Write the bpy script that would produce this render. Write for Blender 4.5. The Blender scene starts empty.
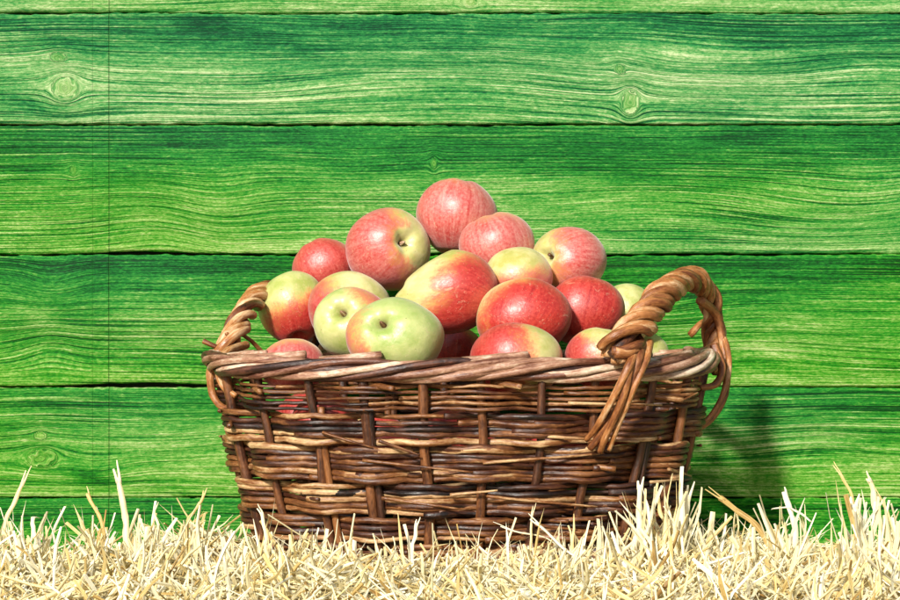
import bpy, math, random
import numpy as np
from mathutils import Vector, Matrix

S = bpy.context.scene
COL = S.collection
R = math.radians

# ------------------------------------------------------------------ camera, light, exposure
CAM_Z, CAM_D = 0.30, 2.0
cam_data = bpy.data.cameras.new("camera")
cam_data.sensor_width = 36.0
cam_data.lens = 36.0 * CAM_D / 0.9
cam_data.clip_start = 0.05
cam_data.clip_end = 100.0
cam = bpy.data.objects.new("camera", cam_data)
COL.objects.link(cam)
cam.location = (0.0, -CAM_D, CAM_Z)
cam.rotation_euler = (R(90), 0, 0)
S.camera = cam

SUN_EL, SUN_AZ = 30.0, 23.0          # azimuth: degrees to the left of the camera's back
world = bpy.data.worlds.new("World")
S.world = world
world.use_nodes = True
wn = world.node_tree
for n in list(wn.nodes):
    wn.nodes.remove(n)
sky = wn.nodes.new("ShaderNodeTexSky")
sky.sky_type = 'NISHITA'
sky.sun_disc = False
sky.sun_elevation = R(SUN_EL)
sky.sun_rotation = R(180 + SUN_AZ)
sky.air_density = 1.0
sky.dust_density = 2.5
bg = wn.nodes.new("ShaderNodeBackground")
bg.inputs["Strength"].default_value = 0.085
wo = wn.nodes.new("ShaderNodeOutputWorld")
wn.links.new(sky.outputs[0], bg.inputs[0])
wn.links.new(bg.outputs[0], wo.inputs[0])

sun_data = bpy.data.lights.new("sun", 'SUN')
sun_data.energy = 4.9
sun_data.angle = R(5)
sun_data.color = (1.0, 0.955, 0.88)
sun = bpy.data.objects.new("sun", sun_data)
COL.objects.link(sun)
sd = Vector((-math.sin(R(SUN_AZ)) * math.cos(R(SUN_EL)), -math.cos(R(SUN_AZ)) * math.cos(R(SUN_EL)), math.sin(R(SUN_EL))))
sun.rotation_euler = sd.to_track_quat('Z', 'Y').to_euler()
sun.location = sd * 3

S.view_settings.view_transform = 'Standard'
S.view_settings.look = 'None'
S.view_settings.exposure = 0.32
S.view_settings.gamma = 1.0

rng = np.random.default_rng(11)
random.seed(5)


def W(px, py, Y):
    """photo position (900 x 600) at depth Y -> world point"""
    s = (CAM_D + Y) / CAM_D / 1000.0
    return np.array([(px - 450) * s, Y, CAM_Z + (300 - py) * s])


# ------------------------------------------------------------------ object helpers
def tag(o, label=None, cat=None, group=None, kind=None):
    if label: o["label"] = label
    if cat: o["category"] = cat
    if group: o["group"] = group
    if kind: o["kind"] = kind
    return o


def empty(name, loc, **k):
    o = bpy.data.objects.new(name, None)
    COL.objects.link(o)
    o.location = loc
    o.empty_display_size = 0.05
    return tag(o, **k)


def mesh_obj(name, V, F4, mat, parent=None, attrs=None, smooth=True, loc=(0, 0, 0), tris=None):
    """V (n,3) float, F4 (m,4) int quads"""
    me = bpy.data.meshes.new(name)
    V = np.asarray(V, dtype=np.float32)
    F4 = np.asarray(F4, dtype=np.int32).reshape(-1, 4)
    nf, nt = len(F4), 0 if tris is None else len(tris)
    idx = F4.ravel()
    starts = np.arange(nf) * 4
    totals = np.full(nf, 4)
    if nt:
        idx = np.concatenate([idx, np.asarray(tris, dtype=np.int32).ravel()])
        starts = np.concatenate([starts, nf * 4 + np.arange(nt) * 3])
        totals = np.concatenate([totals, np.full(nt, 3)])
    me.vertices.add(len(V))
    me.vertices.foreach_set("co", V.ravel())
    me.loops.add(len(idx))
    me.loops.foreach_set("vertex_index", idx.astype(np.int32))
    me.polygons.add(nf + nt)
    me.polygons.foreach_set("loop_start", starts.astype(np.int32))
    me.polygons.foreach_set("loop_total", totals.astype(np.int32))
    me.polygons.foreach_set("use_smooth", np.full(nf + nt, smooth))
    me.update(calc_edges=True)
    for k, a in (attrs or {}).items():
        a = np.asarray(a, dtype=np.float32)
        if a.ndim == 1:
            at = me.attributes.new(k, 'FLOAT', 'POINT')
            at.data.foreach_set("value", a)
        else:
            at = me.attributes.new(k, 'FLOAT_VECTOR', 'POINT')
            at.data.foreach_set("vector", a.ravel())
    me.validate()
    me.materials.append(mat)
    o = bpy.data.objects.new(name, me)
    COL.objects.link(o)
    o.location = loc
    if parent: o.parent = parent
    return o


class Tubes:
    """collects tubes into one mesh; stores tone and fibre coordinates for the material"""
    def __init__(self):
        self.V, self.F, self.T, self.G, self.n = [], [], [], [], 0

    def add(self, P, rad, sides=8, tone=None, squash=1.0, knots=0.0, twist=0.0, cap=True):
        P = np.asarray(P, float)
        n = len(P)
        rad = np.broadcast_to(np.asarray(rad, float), (n,)).copy()
        tone = rng.random() if tone is None else tone
        T = np.gradient(P, axis=0)
        T /= np.linalg.norm(T, axis=1)[:, None] + 1e-12
        up = np.array([0, 0, 1.0]) if abs(T[0, 2]) < .8 else np.array([0, 1.0, 0])
        N = np.zeros_like(P)
        v = up - T[0] * np.dot(up, T[0])
        N[0] = v / np.linalg.norm(v)
        for i in range(1, n):
            v = N[i - 1] - T[i] * np.dot(N[i - 1], T[i])
            N[i] = v / (np.linalg.norm(v) + 1e-12)
        B = np.cross(T, N)
        seg = np.linalg.norm(np.diff(P, axis=0), axis=1)
        s = np.concatenate([[0], np.cumsum(seg)])
        if knots > 0:                                   # leaf scars: small swellings along the rod
            k = rng.random() * .05
            while k < s[-1]:
                rad *= 1 + knots * np.exp(-((s - k) / .0035) ** 2)
                k += .03 + rng.random() * .06
        a = np.linspace(0, 2 * np.pi, sides, endpoint=False)
        ca, sa = np.cos(a), np.sin(a)
        if cap:
            P = np.concatenate([[P[0]], P, [P[-1]]]); T = np.concatenate([[T[0]], T, [T[-1]]])
            N = np.concatenate([[N[0]], N, [N[-1]]]); B = np.concatenate([[B[0]], B, [B[-1]]])
            rad = np.concatenate([[rad[0] * .05], rad, [rad[-1] * .05]]); s = np.concatenate([[s[0]], s, [s[-1]]])
            P[0] -= T[0] * rad[1] * .15; P[-1] += T[-1] * rad[-2] * .15
            n += 2
        ang = twist * s
        c2 = np.cos(a[None] + ang[:, None]); s2 = np.sin(a[None] + ang[:, None])
        V = P[:, None] + rad[:, None, None] * (c2[..., None] * N[:, None] * squash + s2[..., None] * B[:, None])
        G = np.empty((n, sides, 3))
        sd_ = rng.random() * 50
        G[..., 0] = s[:, None] + sd_
        G[..., 1] = rad[:, None] * ca + sd_ * .37
        G[..., 2] = rad[:, None] * sa
        i = np.arange(n - 1)[:, None] * sides
        j = np.arange(sides)[None]
        j2 = (j + 1) % sides
        F = np.stack([i + j, i + j2, i + sides + j2, i + sides + j], -1).reshape(-1, 4) + self.n
        self.V.append(V.reshape(-1, 3)); self.F.append(F)
        self.T.append(np.full(n * sides, tone)); self.G.append(G.reshape(-1, 3))
        self.n += n * sides

    def build(self, name, mat, parent=None, loc=(0, 0, 0)):
        V = np.concatenate(self.V) - np.array(loc)
        lo = (0, 0, 0) if parent else loc
        return mesh_obj(name, V, np.concatenate(self.F), mat, parent,
                        {"tone": np.concatenate(self.T), "fib": np.concatenate(self.G)}, loc=lo)


def spline(pts, n):
    """Catmull-Rom through pts, n samples evenly spaced by length"""
    P = np.asarray(pts, float)
    P = np.concatenate([[2 * P[0] - P[1]], P, [2 * P[-1] - P[-2]]])
    out = []
    for i in range(1, len(P) - 2):
        t = np.linspace(0, 1, 24, endpoint=False)[:, None]
        p0, p1, p2, p3 = P[i - 1], P[i], P[i + 1], P[i + 2]
        out.append(.5 * ((2 * p1) + (-p0 + p2) * t + (2 * p0 - 5 * p1 + 4 * p2 - p3) * t ** 2 + (-p0 + 3 * p1 - 3 * p2 + p3) * t ** 3))
    out.append(P[-2][None])
    C = np.concatenate(out)
    s = np.concatenate([[0], np.cumsum(np.linalg.norm(np.diff(C, axis=0), axis=1))])
    q = np.linspace(0, s[-1], n)
    return np.stack([np.interp(q, s, C[:, k]) for k in range(3)], 1)


def smooth_noise(x, seed, freq):
    """1-d value noise, x in any unit"""
    r = np.random.default_rng(seed)
    tab = r.normal(size=4096)
    x = np.asarray(x) * freq + 1000
    i = np.floor(x).astype(int); f = x - i
    f = f * f * (3 - 2 * f)
    return tab[i % 4096] * (1 - f) + tab[(i + 1) % 4096] * f


def noise2(x, y, seed):
    r = np.random.default_rng(seed)
    tab = r.normal(size=(256, 256))
    x = np.asarray(x) + 500; y = np.asarray(y) + 500
    i = np.floor(x).astype(int); j = np.floor(y).astype(int)
    f = x - i; g = y - j
    f = f * f * (3 - 2 * f); g = g * g * (3 - 2 * g)
    i %= 256; j %= 256; i2 = (i + 1) % 256; j2 = (j + 1) % 256
    return (tab[i, j] * (1 - f) + tab[i2, j] * f) * (1 - g) + (tab[i, j2] * (1 - f) + tab[i2, j2] * f) * g


# ------------------------------------------------------------------ material helpers
class NT:
    def __init__(self, name):
        self.m = bpy.data.materials.new(name)
        self.m.use_nodes = True
        self.t = self.m.node_tree
        for n in list(self.t.nodes):
            self.t.nodes.remove(n)
        self.out = self.t.nodes.new("ShaderNodeOutputMaterial")
        self.b = self.t.nodes.new("ShaderNodeBsdfPrincipled")
        self.t.links.new(self.b.outputs[0], self.out.inputs[0])

    def lk(self, a, b):
        self.t.links.new(a, b)

    def put(self, sock, v):
        if hasattr(v, "is_output"):
            self.lk(v, sock)
        elif isinstance(v, (tuple, list)) and len(v) == 3 and sock.type == 'RGBA':
            sock.default_value = (*v, 1)
        else:
            sock.default_value = v

    def math(self, op, a, b=0.0, c=0.0, clamp=False):
        n = self.t.nodes.new("ShaderNodeMath"); n.operation = op; n.use_clamp = clamp
        for i, v in enumerate((a, b, c)):
            self.put(n.inputs[i], v)
        return n.outputs[0]

    def vmath(self, op, a, b=(0, 0, 0)):
        n = self.t.nodes.new("ShaderNodeVectorMath"); n.operation = op
        self.put(n.inputs[0], a)
        self.put(n.inputs[1], b)
        return n.outputs["Value"] if op in ('DOT_PRODUCT', 'LENGTH') else n.outputs[0]

    def attr(self, name):
        n = self.t.nodes.new("ShaderNodeAttribute"); n.attribute_name = name
        return n

    def sep(self, v):
        n = self.t.nodes.new("ShaderNodeSeparateXYZ"); self.put(n.inputs[0], v); return n.outputs

    def comb(self, x, y, z):
        n = self.t.nodes.new("ShaderNodeCombineXYZ")
        for i, v in enumerate((x, y, z)): self.put(n.inputs[i], v)
        return n.outputs[0]

    def noise(self, vec, scale=1.0, detail=2.0, rough=.5, dist=0.0, lac=2.0):
        n = self.t.nodes.new("ShaderNodeTexNoise")
        self.put(n.inputs["Vector"], vec)
        n.inputs["Scale"].default_value = scale; n.inputs["Detail"].default_value = detail
        n.inputs["Roughness"].default_value = rough; n.inputs["Distortion"].default_value = dist
        n.inputs["Lacunarity"].default_value = lac
        return n.outputs[0]

    def voro(self, vec, scale, rnd=1.0):
        n = self.t.nodes.new("ShaderNodeTexVoronoi")
        self.put(n.inputs["Vector"], vec); n.inputs["Scale"].default_value = scale
        n.inputs["Randomness"].default_value = rnd
        return n.outputs["Distance"], n.outputs["Color"]

    def ramp(self, f, stops):
        n = self.t.nodes.new("ShaderNodeValToRGB")
        e = n.color_ramp.elements
        while len(e) < len(stops): e.new(.5)
        for i, (p, c) in enumerate(stops):
            e[i].position = p
            e[i].color = (*c, 1) if isinstance(c, tuple) else (c, c, c, 1)
        self.put(n.inputs[0], f)
        return n.outputs[0]

    def rng(self, v, a, b, c=0.0, d=1.0, smooth=False):
        n = self.t.nodes.new("ShaderNodeMapRange")
        n.interpolation_type = 'SMOOTHSTEP' if smooth else 'LINEAR'
        for i, x in enumerate((v, a, b, c, d)): self.put(n.inputs[i], x)
        return n.outputs[0]

    def mix(self, f, a, b, mode='MIX'):
        n = self.t.nodes.new("ShaderNodeMix"); n.data_type = 'RGBA'; n.blend_type = mode
        self.put(n.inputs["Factor"], f); self.put(n.inputs["A"], a); self.put(n.inputs["B"], b)
        for s_ in n.inputs:
            pass
        return n.outputs["Result"] if n.outputs["Result"].type == 'RGBA' else n.outputs[2]

    def bump(self, h, dist, strength=1.0):
        n = self.t.nodes.new("ShaderNodeBump")
        n.inputs["Distance"].default_value = dist; n.inputs["Strength"].default_value = strength
        self.put(n.inputs["Height"], h)
        self.lk(n.outputs[0], self.b.inputs["Normal"])
        return n.outputs[0]


def mixn(nt, f, a, b, mode='MIX'):
    n = nt.t.nodes.new("ShaderNodeMix"); n.data_type = 'RGBA'; n.blend_type = mode
    nt.put(n.inputs[0], f); nt.put(n.inputs[6], a); nt.put(n.inputs[7], b)
    return n.outputs[2]


NT.mix = mixn


def wood_wall_mat():
    nt = NT("green_painted_wood")
    g = nt.sep(nt.attr("grain").outputs["Vector"])
    x, F, sd_ = g[0], g[1], g[2]
    wear = nt.attr("wear").outputs["Fac"]
    cool = nt.attr("cool").outputs["Fac"]
    knot = nt.attr("knot").outputs["Fac"]
    ox = nt.sep(nt.t.nodes.new("ShaderNodeTexCoord").outputs["Object"])[0]
    X1, X2 = (109.3 - 450) * (2.215 / 2000), (93 - 450) * (2.215 / 2000)
    slit = nt.rng(nt.math('ABSOLUTE', nt.math('SUBTRACT', ox, X1)), .0003, .0010, 1, 0)
    slit = nt.math('ADD', slit, nt.rng(nt.math('ABSOLUTE', nt.math('SUBTRACT', ox, X2)), .0002, .0009, .35, 0))
    band = nt.noise(nt.comb(nt.math('MULTIPLY', x, 1.3), nt.math('MULTIPLY', F, 95), sd_), 1, 2, .55)
    ridge = nt.noise(nt.comb(nt.math('MULTIPLY', x, 3.2), nt.math('MULTIPLY', F, 540), sd_), 1, 2, .6)
    fine = nt.noise(nt.comb(nt.math('MULTIPLY', x, 18), nt.math('MULTIPLY', F, 820), sd_), 1, 2, .6)
    speck = nt.noise(nt.comb(nt.math('MULTIPLY', x, 210), nt.math('MULTIPLY', F, 620), sd_), 1, 3, .7)
    # contrast of the growth-ring ridges changes from place to place
    cont = nt.rng(nt.noise(nt.comb(nt.math('MULTIPLY', x, 3), nt.math('MULTIPLY', F, 14), sd_), 1, 2), .35, .65, .5, 1.35)
    groove = nt.rng(ridge, .34, .46, -.24, 0.0, True)         # thin dark furrows between the raised rings
    crest = nt.rng(ridge, .56, .66, 0.0, .17, True)
    r = nt.math('MULTIPLY', nt.math('ADD', nt.math('MULTIPLY', nt.math('SUBTRACT', ridge, .5), .5), nt.math('ADD', groove, crest)), cont)
    h = nt.math('ADD', nt.math('MULTIPLY', r, 1.0), nt.math('MULTIPLY', nt.math('SUBTRACT', fine, .5), .62))
    patch = nt.noise(nt.comb(nt.math('MULTIPLY', x, 9), nt.math('MULTIPLY', F, 42), sd_), 1, 5, .65)
    flake = nt.noise(nt.comb(nt.math('MULTIPLY', x, 60), nt.math('MULTIPLY', F, 230), sd_), 1, 5, .75)
    f = nt.math('ADD', wear, nt.math('MULTIPLY', h, 1.1))
    f = nt.math('ADD', f, nt.rng(flake, .56, .66, 0, .20))
    f = nt.math('SUBTRACT', f, nt.rng(flake, .44, .34, 0, .14))
    f = nt.math('ADD', f, nt.math('MULTIPLY', nt.math('SUBTRACT', band, .5), .24))
    f = nt.math('ADD', f, nt.math('MULTIPLY', nt.math('SUBTRACT', patch, .5), .62))
    f = nt.math('ADD', f, nt.math('MULTIPLY', nt.math('SUBTRACT', speck, .5), 1.0))
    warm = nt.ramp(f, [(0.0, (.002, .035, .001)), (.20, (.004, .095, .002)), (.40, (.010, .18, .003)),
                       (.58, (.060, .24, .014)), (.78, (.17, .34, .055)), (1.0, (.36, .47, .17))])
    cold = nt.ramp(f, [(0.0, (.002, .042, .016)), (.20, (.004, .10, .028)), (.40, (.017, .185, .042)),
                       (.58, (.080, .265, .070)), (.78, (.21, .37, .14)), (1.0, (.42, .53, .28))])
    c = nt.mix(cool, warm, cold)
    # knots: olive, concentric rings
    kr = nt.noise(nt.comb(nt.math('MULTIPLY', knot, 9), nt.math('MULTIPLY', sd_, 1), patch), 1, 2)
    kc = nt.ramp(kr, [(.3, (.03, .10, .008)), (.5, (.12, .24, .025)), (.7, (.26, .38, .08))])
    c = nt.mix(nt.math('MULTIPLY', nt.rng(nt.math('ADD', knot, nt.math('MULTIPLY', nt.math('SUBTRACT', speck, .5), .5)), .05, .7), .30), c, kc)
    c = nt.mix(nt.rng(slit, 0, 1, 0, .42), c, (.02, .07, .015))
    nt.lk(c, nt.b.inputs["Base Color"])
    nt.b.inputs["Roughness"].default_value = .62
    nt.b.inputs["Specular IOR Level"].default_value = .12
    hh = nt.math('ADD', h, nt.math('MULTIPLY', speck, .12))
    hh = nt.math('SUBTRACT', hh, nt.math('MULTIPLY', slit, .6))
    nt.bump(hh, .0030, .7)
    return nt.m


def wicker_mat(name, dark, mid, light, pale):
    nt = NT(name)
    tone = nt.attr("tone").outputs["Fac"]
    g = nt.attr("fib").outputs["Vector"]
    gs = nt.sep(g)
    st = nt.noise(nt.comb(nt.math('MULTIPLY', gs[0], 14), nt.math('MULTIPLY', gs[1], 420), nt.math('MULTIPLY', gs[2], 420)), 1, 3, .6)
    bl = nt.noise(nt.comb(nt.math('MULTIPLY', gs[0], 30), nt.math('MULTIPLY', gs[1], 90), nt.math('MULTIPLY', gs[2], 90)), 1, 4, .65)
    mo = nt.noise(nt.vmath('MULTIPLY', g, (260, 500, 500)), 1, 3, .6)
    f = nt.math('ADD', nt.math('MULTIPLY', tone, .72), nt.math('MULTIPLY', nt.math('SUBTRACT', bl, .5), 1.25))
    f = nt.math('ADD', f, nt.math('MULTIPLY', nt.math('SUBTRACT', st, .5), .55))
    f = nt.math('ADD', f, nt.math('MULTIPLY', nt.math('SUBTRACT', mo, .5), .35))
    f = nt.math('ADD', f, .08)
    c = nt.ramp(f, [(.05, dark), (.35, mid), (.62, light), (.95, pale)])
    sp = nt.rng(mo, .66, .74)
    c = nt.mix(nt.math('MULTIPLY', sp, .6), c, (.05, .018, .008))
    nt.lk(c, nt.b.inputs["Base Color"])
    nt.lk(nt.rng(bl, .3, .7, .34, .6), nt.b.inputs["Roughness"])
    nt.b.inputs["Specular IOR Level"].default_value = .55
    nt.bump(nt.math('ADD', st, nt.math('MULTIPLY', mo, .6)), .0012, .7)
    return nt.m


def straw_mat():
    nt = NT("dry_straw")
    tone = nt.attr("tone").outputs["Fac"]
    g = nt.attr("fib").outputs["Vector"]
    st = nt.noise(nt.vmath('MULTIPLY', g, (18, 700, 700)), 1, 2, .6)
    bl = nt.noise(nt.vmath('MULTIPLY', g, (60, 60, 60)), 1, 3, .6)
    f = nt.math('ADD', tone, nt.math('MULTIPLY', nt.math('SUBTRACT', st, .5), .75))
    f = nt.math('ADD', f, nt.math('MULTIPLY', nt.math('SUBTRACT', bl, .5), .35))
    c = nt.ramp(f, [(0.0, (.30, .17, .045)), (.2, (.62, .43, .14)), (.42, (.80, .66, .30)), (.68, (.88, .80, .50)), (1.0, (.92, .88, .70))])
    nt.lk(c, nt.b.inputs["Base Color"])
    nt.b.inputs["Roughness"].default_value = .5
    nt.b.inputs["Specular IOR Level"].default_value = .4
    nt.bump(st, .0006, .6)
    tr = nt.t.nodes.new("ShaderNodeBsdfTranslucent")
    nt.lk(c, tr.inputs[0])
    mx = nt.t.nodes.new("ShaderNodeMixShader")
    mx.inputs[0].default_value = .25
    nt.lk(nt.b.outputs[0], mx.inputs[1]); nt.lk(tr.outputs[0], mx.inputs[2])
    nt.lk(mx.outputs[0], nt.out.inputs[0])
    return nt.m


def apple_mat(i, bdir, bias, pink, green):
    """bdir: side of the fruit that ripened red; bias: how much of it is red"""
    nt = NT("apple_skin")
    tc = nt.t.nodes.new("ShaderNodeTexCoord")
    P = tc.outputs["Object"]
    ap = nt.attr("ap").outputs["Vector"]             # fruit-aligned unit coordinates
    a = nt.sep(ap)
    L = nt.math('MAXIMUM', nt.math('SQRT', nt.math('ADD', nt.math('MULTIPLY', a[0], a[0]), nt.math('MULTIPLY', a[1], a[1]))), .05)
    ca = nt.math('DIVIDE', a[0], L); sa = nt.math('DIVIDE', a[1], L)
    streak = nt.noise(nt.comb(nt.math('MULTIPLY', ca, 9), nt.math('MULTIPLY', sa, 9), nt.math('MULTIPLY_ADD', a[2], 1.1, i * 3.7)), 1, 4, .62)
    streak2 = nt.noise(nt.comb(nt.math('MULTIPLY', ca, 26), nt.math('MULTIPLY', sa, 26), nt.math('MULTIPLY_ADD', a[2], 2.0, i * 1.7)), 1, 2, .6)
    soft = nt.noise(nt.vmath('ADD', ap, (i * 7.1, 0, 0)), 1.6, 4, .6)
    mott = nt.noise(nt.vmath('ADD', ap, (i * 3.1, 2, 0)), 14, 4, .65)
    b = Vector(bdir)
    if b.length > 0: b.normalize()
    d = nt.vmath('DOT_PRODUCT', nt.vmath('SCALE', P), tuple(b))
    n = nt.vmath('NORMALIZE', P)
    d = nt.vmath('DOT_PRODUCT', n, tuple(b))
    f = nt.math('MULTIPLY_ADD', d, .62, .5 + bias * .55)
    f = nt.math('ADD', f, nt.math('MULTIPLY', nt.math('SUBTRACT', soft, .5), .75))
    f = nt.math('ADD', f, nt.math('MULTIPLY', nt.math('SUBTRACT', streak, .5), .22))
    f = nt.math('ADD', f, nt.math('MULTIPLY', nt.math('SUBTRACT', mott, .5), .34))
    pole = nt.rng(L, .10, .42, .42, 0.0, True)       # green shoulder round the stalk
    top = nt.rng(a[2], .3, .7, 0, 1)
    f = nt.math('SUBTRACT', f, nt.math('MULTIPLY', pole, top))
    ground = nt.mix(nt.rng(soft, .35, .65), (.38 - .13 * green, .36, .075), (.66 - .22 * green, .58 - .09 * green, .28 - .10 * green))
    rd = nt.mix(nt.rng(nt.math('ADD', nt.math('MULTIPLY', streak, .5), nt.math('MULTIPLY', mott, .5)), .38, .62), (.30 + .14 * pink, .006 + .035 * pink, .005 + .03 * pink), (.52 + .06 * pink, .034 + .18 * pink, .018 + .16 * pink))
    rd = nt.mix(nt.math('MULTIPLY', nt.rng(streak2, .5, .75), .28), rd, (.34, .010, .010))
    c = nt.mix(nt.rng(f, .30, .62, 0, .8, True), ground, (.66, .20, .06))
    c = nt.mix(nt.rng(f, .42, .80, 0, 1, True), c, rd)
    # pale lenticels and a few dark scabs
    vd, vc = nt.voro(ap, 17)
    c = nt.mix(nt.rng(vd, .05, .13, .62, 0), c, (.82, .62, .42))
    vd2, vc2 = nt.voro(nt.vmath('ADD', ap, (3 + i, 1, 5)), 4.2)
    c = nt.mix(nt.rng(vd2, .03, .065, .8, 0), c, (.10, .035, .015))
    # pale corky scuffs
    sc = nt.noise(nt.vmath('ADD', ap, (0, i * 2.3, 0)), 5.0, 5, .7, 1.2)
    c = nt.mix(nt.rng(sc, .60, .70, 0, .42), c, (.66, .48, .30))
    cav = nt.math('MULTIPLY', nt.rng(L, .05, .17, .8, 0, True), top)
    c = nt.mix(cav, c, (.20, .17, .05))
    nt.lk(c, nt.b.inputs["Base Color"])
    nt.lk(nt.rng(mott, .3, .7, .36, .52), nt.b.inputs["Roughness"])
    nt.b.inputs["Specular IOR Level"].default_value = .8
    nt.b.inputs["Subsurface Weight"].default_value = .08
    nt.b.inputs["Subsurface Radius"].default_value = (.6, .25, .12)
    nt.b.inputs["Subsurface Scale"].default_value = .008
    nt.b.inputs["Sheen Weight"].default_value = .10 + .22 * pink      # waxy bloom
    nt.b.inputs["Sheen Roughness"].default_value = .45
    nt.bump(nt.math('ADD', mott, nt.math('MULTIPLY', soft, 4.0)), .0010, .3)
    return nt.m


def plain_mat(name, c, rough=.6, var=.3, scale=300):
    nt = NT(name)
    tc = nt.t.nodes.new("ShaderNodeTexCoord")
    n = nt.noise(tc.outputs["Object"], scale, 3)
    nt.lk(nt.mix(n, tuple(v * (1 - var) for v in c), tuple(min(1, v * (1 + var)) for v in c)), nt.b.inputs["Base Color"])
    nt.b.inputs["Roughness"].default_value = rough
    nt.bump(n, .001, .5)
    return nt.m


def straw_ground_mat():
    nt = NT("matted_straw")
    tc = nt.t.nodes.new("ShaderNodeTexCoord")
    n = nt.noise(tc.outputs["Object"], 90, 5, .7, 1.5)
    nt.lk(nt.ramp(n, [(.3, (.22, .12, .03)), (.5, (.45, .29, .09)), (.7, (.65, .47, .2))]), nt.b.inputs["Base Color"])  # deeper than the loose straw: shade in the gaps is put into the colour
    nt.b.inputs["Roughness"].default_value = .8
    nt.bump(n, .006, 1)
    return nt.m


# ------------------------------------------------------------------ ground under the straw
WALL_Y = 0.215


def ground_h(x, y):
    x = np.asarray(x, float); y = np.asarray(y, float)
    h = np.interp(y, [-.8, -.45, -.28, -.16, .13, WALL_Y], [.012, .032, .036, .030, .028, -.012])
    side = np.clip((np.abs(x - .015) - .27) / .15, 0, 1)
    back = np.clip((y + .22) / .2, 0, 1)
    h = h - .020 * side * back
    return h + .005 * noise2(x * 9, y * 9, 3) + .003 * noise2(x * 25, y * 25, 4)


nx, ny = 260, 150
gx, gy = np.meshgrid(np.linspace(-1.1, 1.1, nx), np.linspace(-1.3, WALL_Y + .06, ny))
in_b = (np.abs((gx - .015) / .25) ** 2.6 + np.abs(gy / .16) ** 2.6) < 1
gz = ground_h(gx, gy)
gz = np.where(in_b, .044, gz)
V = np.stack([gx, gy, gz], -1).reshape(-1, 3)
ii = (np.arange(ny - 1)[:, None] * nx + np.arange(nx - 1)[None])
F = np.stack([ii, ii + 1, ii + nx + 1, ii + nx], -1).reshape(-1, 4)
tag(mesh_obj("ground", V, F, straw_ground_mat()), kind="structure")

# ------------------------------------------------------------------ plank wall
WS = (CAM_D + WALL_Y) / CAM_D / 1000.0
seams = [-260, -118, 13, 124.5, 254.5, 387, 498, 626]
# knots: px, py, radius px, stretch in x, stretch in y
knots = [(65, 88, 13, 1.15, 1), (58, 57, 6, 1.5, .8), (630, 102, 11, .9, 1.2), (620, 69, 5, 1.2, 1), (73, 170, 4, 1, 1.2),
         (434, 163, 4, .8, 1.5), (42, 458, 10, 1.6, 1), (40, 436, 5, 1.4, .9), (470, 2, 5, 1.7, 1)]
# cathedral swells of the grain: px, py, half width px, half height px, strength (m)
swells = [(450, 80, 130, 22, -.020), (215, 210, 45, 40, .022), (170, 235, 60, 30, -.018), (760, 352, 120, 20, -.020), (150, 350, 150, 20, -.020),
          (52, 285, 30, 24, .018), (50, 345, 30, 24, -.018), (95, 470, 40, 16, .018), (800, 442, 90, 24, -.022), (870, 200, 60, 30, .018),
          (700, 65, 140, 18, .014), (230, 90, 120, 18, .010), (860, 65, 60, 14, -.010), (660, 310, 60, 20, .016), (500, 20, 60, 10, .01),
          (640, 195, 120, 25, -.012), (810, 215, 70, 30, .020), (330, 450, 100, 25, -.014), (250, 300, 80, 14, .008)]
cool_by = [.8, .85, .80, .85, .42, .10, .15, .05]
NX = 1000
xs = np.linspace(-.95, .95, NX)
Vs, Fs, at = [], [], {"grain": [], "wear": [], "cool": [], "knot": [], "slit": []}
off = 0
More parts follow.
